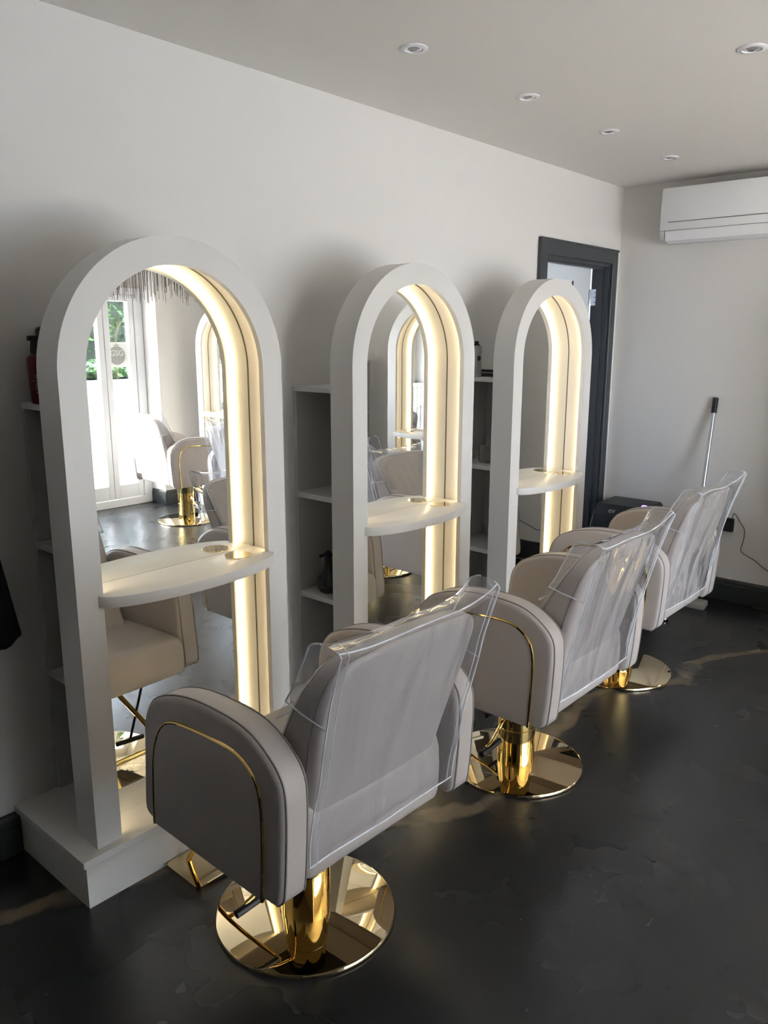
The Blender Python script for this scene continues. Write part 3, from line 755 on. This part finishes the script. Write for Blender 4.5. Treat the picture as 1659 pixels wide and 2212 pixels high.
body = obj('casing', b, M['ac'], t, True)
b = bm_new(); box(b, ax0+.05, ax1-.05, -.2075, -.204, .104, .109); obj('groove', b, M['grey'], t)
b = bm_new(); box(b, ax0+.001, ax1-.001, -.2062, -.203, .0585, .0605); box(b, ax0+.03, ax0+.0325, -.2062, -.198, .012, .0585); obj('panel_gap', b, M['grey'], t)
b = bm_new(); prism(b, [(-.2065, .055), (-.2065, .034), (-.190, .004), (-.150, -.008), (-.150, -.002), (-.186, .010), (-.202, .036), (-.202, .055)], ax0+.036, ax1-.036, 'x'); obj('louvre_flap', b, M['ac'], t, True)

# ------------------------------------------------------------------ broom, speaker, sockets and cables by the far wall
t = thing('broom', 'long grey-handled broom with black grip leaning on the far wall', 'broom', (-1.62, 4.72, 0))
lo, hi = Vector((-.02, -.03, .05)), Vector((-.049, .232, 1.245))
b = bm_new(); tube(b, [lo, lo.lerp(hi, .93)], .0125, 14); obj('pole', b, M['alu'], t, True)
b = bm_new(); tube(b, [lo.lerp(hi, .925), lo.lerp(hi, 1.0)], .0165, 14); obj('grip', b, M['black'], t, True)
b = bm_new(); box(b, -.26, .092, -.062, .010, .012, .052, .012, 3); hd = obj('head', b, M['broomhead'], t, True)
obj('bristles', box(bm_new(), -.25, .082, -.055, .004, 0, .02, .002, 1), M['grey'], hd)
t = thing('portable_speaker', 'black box speaker with pale logo and small purple light in the far corner', 'speaker', (-2.13, 4.72, 0))
b = bm_new(); prism(b, [(-.13, 0), (-.13, .50), (-.085, .572), (.17, .578), (.20, .56), (.20, 0)], -.115, .205, 'x')
bmesh.ops.bevel(b, geom=list(b.edges), offset=.012, segments=3, profile=.5, affect='EDGES'); sp = obj('cabinet', b, M['black'], t, True)
text_mesh('logo', 'ev', .05, M['silverprint'], t, frame_matrix((.005, -.1165, .538), (1, 0, 0), Vector((0, .53, .85)).normalized()), .001)
b = bm_new(); box(b, .165, .19, -.05, -.02, .5775, .5805, .001, 1); obj('light', b, M['purple'], t)
b = bm_new(); tube(b, smooth_path([(-.118, -.10, .52), (-.13, -.135, .40), (-.128, -.145, .2), (-.128, -.15, .012)], 6), .003, 6); obj('cable', b, M['grey'], t, True)

t = thing('wall_socket', 'white double wall socket on the far wall beneath the broom', 'socket', (-1.565, YB, .485))
obj('face_plate', box(bm_new(), -.078, .078, -.009, 0, -.045, .045, .003, 2), M['ac'], t)
b = bm_new(); box(b, -.050, -.040, -.012, -.009, .026, .036); box(b, .040, .050, -.012, -.009, .026, .036); obj('switch', b, M['sticker'], t)
t = thing('mains_plug', 'black three-pin plug with a short drooping lead in the left socket', 'plug', (-1.618, YB-.009, .470))
b = bm_new(); slab(b, [(-.026, -.016), (-.024, .018), (-.015, .028), (.015, .028), (.024, .018), (.026, -.016), (.010, -.030), (-.010, -.030)], 0, .032, .007, lambda a, c, t_: (a, -t_, c), n=48, nb=3, nr=4); obj('body', b, M['black'], t, True)
b = bm_new(); tube(b, smooth_path([(0, -.018, -.026), (-.002, -.02, -.05), (-.014, -.022, -.075), (-.045, -.02, -.10), (-.09, -.02, -.16), (-.12, -.03, -.30), (-.13, -.04, -.45)], 6), .0042, 8); obj('lead', b, M['black'], t, True)
t = thing('power_adapter', 'black square power adapter plugged in the right socket with thin black cable', 'power adapter', (-1.520, YB-.009, .485))
obj('body', box(bm_new(), -.029, .029, -.036, 0, -.042, .040, .005, 2), M['black'], t)
cab = [(-1.502, 4.945, .520), (-1.500, 4.943, .552), (-1.485, 4.943, .552), (-1.455, 4.945, .505), (-1.430, 4.947, .47), (-1.425, 4.947, .42), (-1.432, 4.946, .37), (-1.436, 4.945, .335), (-1.41, 4.946, .312), (-1.35, 4.946, .285), (-1.29, 4.945, .245), (-1.25, 4.945, .235), (-1.18, 4.945, .26), (-1.05, 4.945, .30)]
b = bm_new(); tube(b, [Vector(p)-Vector((-1.520, YB-.009, .485)) for p in smooth_path(cab, 6)], .0022, 6); obj('cable', b, M['black'], t, True)

t = thing('chrome_stand_foot', 'small chrome bent-rod foot on the floor behind the farthest chair', 'stand', (-1.70, 4.36, 0))
b = bm_new(); tube(b, smooth_path([(-.20, -.05, .012), (-.02, -.045, .012), (.055, -.03, .012), (.068, -.005, .012), (.03, .06, .012), (-.10, .12, .012)], 6), .010, 10); obj('rod', b, M['chrome'], t, True)
b = bm_new(); tube(b, [(-.035, -.047, .012), (-.020, -.046, .012)], .0125, 10); obj('collar', b, M['black'], t, True)

# black gown at the left edge
t = thing('salon_gown', 'black gown hanging at the left edge of the photo against the wall', 'gown', (-2.30, .80, 0))
b = bm_new(); NY, NZ = 22, 26; rows = []
for k in range(NZ+1):
    v = k/NZ; zt = 1.40 - .675*v; hwid = .045 + .126*v**.9; row = []
    for i in range(NY+1):
        u = -1+2*i/NY; y = u*hwid + .0; x = .02 + .022*math.sin(u*9+v*2)*v*(1-.4*abs(u)) 
        z = zt + .012*v*math.cos(u*5) + (.010*v*(u-1) if u > .5 else 0)
        row.append((x, y, z))
    rows.append(row)
F1 = [[b.verts.new(p) for p in r] for r in rows]; F2 = [[b.verts.new((p[0]+.006, p[1], p[2])) for p in r] for r in rows]
for F_, fl in ((F1, 1), (F2, 0)):
    for k in range(NZ):
        for i in range(NY):
            q = (F_[k][i], F_[k][i+1], F_[k+1][i+1], F_[k+1][i]); b.faces.new(q if not fl else q[::-1])
for k in range(NZ): b.faces.new((F1[k][0], F2[k][0], F2[k+1][0], F1[k+1][0])); b.faces.new((F1[k][NY], F1[k+1][NY], F2[k+1][NY], F2[k][NY]))
for i in range(NY): b.faces.new((F1[0][i], F1[0][i+1], F2[0][i+1], F2[0][i])); b.faces.new((F1[NZ][i], F2[NZ][i], F2[NZ][i+1], F1[NZ][i+1]))
obj('cloth', b, M['black_soft'], t, True)
b = bm_new(); tube(b, [(-.05, 0, 1.415), (.015, 0, 1.415), (.03, 0, 1.43)], .006, 8); obj('hook', b, M['chrome'], t, True)

# ------------------------------------------------------------------ fringe lamp, reception counter seen in mirrors
t = thing('fringe_pendant', 'round pendant lamp with a long fringe of thin dark strands, seen in the first mirror', 'pendant lamp', (1.0, 3.36, 0))
b = bm_new(); lathe(b, [(.05, H), (.05, H-.02), (0, H-.02)], n=24); obj('canopy', b, M['black'], t, True)
b = bm_new(); tube(b, [(0, 0, H-.02), (0, 0, 2.30)], .004, 6); tube(b, [(.34*math.cos(2*PI*i/48), .34*math.sin(2*PI*i/48), 2.26) for i in range(48)], .006, 6, True)
for i in range(3):
    a_ = 2*PI*i/3; tube(b, [(0, 0, 2.30), (.34*math.cos(a_), .34*math.sin(a_), 2.26)], .003, 5)
obj('hoop', b, M['black'], t, True)
b = bm_new(); rnd = random.Random(3)
for i in range(230):
    a_ = 2*PI*i/230 + rnd.uniform(-.01, .01); rr_ = .34 - (.07 if i % 3 == 0 else 0); L_ = rnd.uniform(.22, .40) if rnd.random() < .8 else rnd.uniform(.36, .44)
    x, y = rr_*math.cos(a_), rr_*math.sin(a_)
    tube(b, [(x, y, 2.262), (x+rnd.uniform(-.004, .004), y, 2.262-L_)], .0016, 4, caps=False)
fr = obj('fringe', b, mat('smoked_fringe', (.06, .05, .04), .4, noise=(4, .3)), t); fr['kind'] = 'stuff'

t = thing('reception_counter', 'white fluted reception counter, seen deep in the middle mirror', 'counter', (2.13, 1.12, 0))
b = bm_new()
for i in range(16):
    x = -.50+.0665*i; box(b, x, x+.048, -.0, .03, .03, .965, .012, 3)
fl = obj('fluted_front', b, M['white'], t, True)
obj('carcass', box(bm_new(), -.52, .56, -.24, .004, 0, .97), M['white'], t)
obj('countertop', box(bm_new(), -.54, .58, -.255, .045, .97, 1.0, .004, 2), M['white'], t)
t = thing('white_pot', 'small white pot on the reception counter', 'pot', (2.36, 1.08, 1.0))
b = bm_new(); lathe(b, [(0, 0), (.04, 0), (.05, .10), (.055, .105), (.047, .105), (.038, .01), (0, .01)], n=28); obj('pot_body', b, M['white'], t, True)
tag(obj('folded_towel', box(bm_new(), 2.16, 2.29, 1.0, 1.12, 1.0005, 1.05, .02, 3), M['towel']), 'pale green folded towel on the reception counter', 'towel')
tag(obj('red_wall_box', box(bm_new(), 2.33, 2.42,   .845, .88, 1.17, 1.31, .004, 1), M['signred']), 'small red box fixed to the wall above the reception counter', 'wall box')
tag(obj('switch_plate', box(bm_new(), 2.17, 2.26, .845, .855, 1.20, 1.29, .003, 1), M['grey']), 'grey square switch plate beside the red box', 'switch')

# ------------------------------------------------------------------ forecourt outside the doors
b = bm_new(); box(b, XD+.16, 40, -30, 40, -.12, -.04); struct('ground_forecourt', b, M['paving'])
def leafy(name, lab, x0, x1, y0, y1, z0, z1, count, cat='hedge'):
    t = thing(name, lab, cat, ((x0+x1)/2, (y0+y1)/2, z0)); rnd = random.Random(len(lab))
    cx_, cy_ = (x0+x1)/2, (y0+y1)/2
    obj('stems', box(bm_new(), x0-cx_+.12, x1-cx_-.12, y0-cy_+.12, y1-cy_-.12, 0, z1-z0-.12, .1, 2), M['leafd'], t)
    b = bm_new()
    for i in range(count):
        f = rnd.random()
        p = Vector((x0+rnd.uniform(-.08, .22) if f < .6 else rnd.uniform(x0, x1), rnd.uniform(y0, y1), rnd.uniform(z0+.05, z1)))
        if f > .85: p.z = z1 - rnd.uniform(-.05, .15)
        p -= Vector((cx_, cy_, z0)); s = rnd.uniform(.04, .09)
        a = Vector((rnd.uniform(-1, 1), rnd.uniform(-1, 1), rnd.uniform(-1, 1))).normalized(); c_ = a.orthogonal().normalized()
        b.faces.new([b.verts.new(p+q) for q in (-a*s, c_*s*.45, a*s, -c_*s*.45)])
    fo = obj('foliage', b, M['leaf'], t); fo['kind'] = 'stuff'
    return t
leafy('tall_hedge', 'tall sunlit green hedge outside the glazed doors', 8.4, 9.6, 5.2, 9.4, -.04, 3.4, 5200)
leafy('low_shrub', 'low green shrub in the pale planter outside', 7.15, 7.55, 5.6, 8.0, .95, 1.20, 900, 'shrub')
tag(obj('planter', box(bm_new(), 7.1, 7.6, 5.5, 8.1, -.04, .95, .02, 2), M['render']), 'pale rendered planter wall outside under the low shrub', 'planter')
t = thing('parked_car', 'pale blue parked car on the sunlit forecourt outside the doors', 'car', (7.0, 2.9, -.04), PI/2 + .1)
prof = [(-2.0, .25), (-2.05, .60), (-1.90, .78), (-1.15, .90), (-.55, 1.36), (.85, 1.40), (1.55, .98), (2.0, .88), (2.08, .55), (2.05, .25)]
b = bm_new(); prism(b, prof, -.85, .85, 'y'); bmesh.ops.bevel(b, geom=list(b.edges), offset=.07, segments=3, profile=.5, affect='EDGES'); cb_ = obj('body', b, M['carwhite'], t, True)
b = bm_new(); prism(b, [(-1.02, .95), (-.50, 1.30), (.82, 1.33), (1.38, .98)], -.862, .862, 'y'); obj('side_window', b, M['darkglass'], cb_)
for x in (-1.3, 1.3):
    for s in (-1, 1):
        b = bm_new(); vsA = [(x+.32*math.cos(2*PI*i/28), .32+.32*math.sin(2*PI*i/28)) for i in range(28)]; prism(b, vsA, s*.70, s*.88, 'y'); obj('wheel', b, M['black'], t, True)
t = thing('neighbour_building', 'pale building with a dark window across the forecourt', 'building', (13.5, 8, -.04))
obj('facade', box(bm_new(), -.5, .5, -9, 9, 0, 6), M['render'], t)
for y in (-6.5, -3.5, -.5, 2.5, 5.5): obj('window', box(bm_new(), -.56, -.49, y, y+1.4, 1.1, 2.5), M['darkglass'], t)
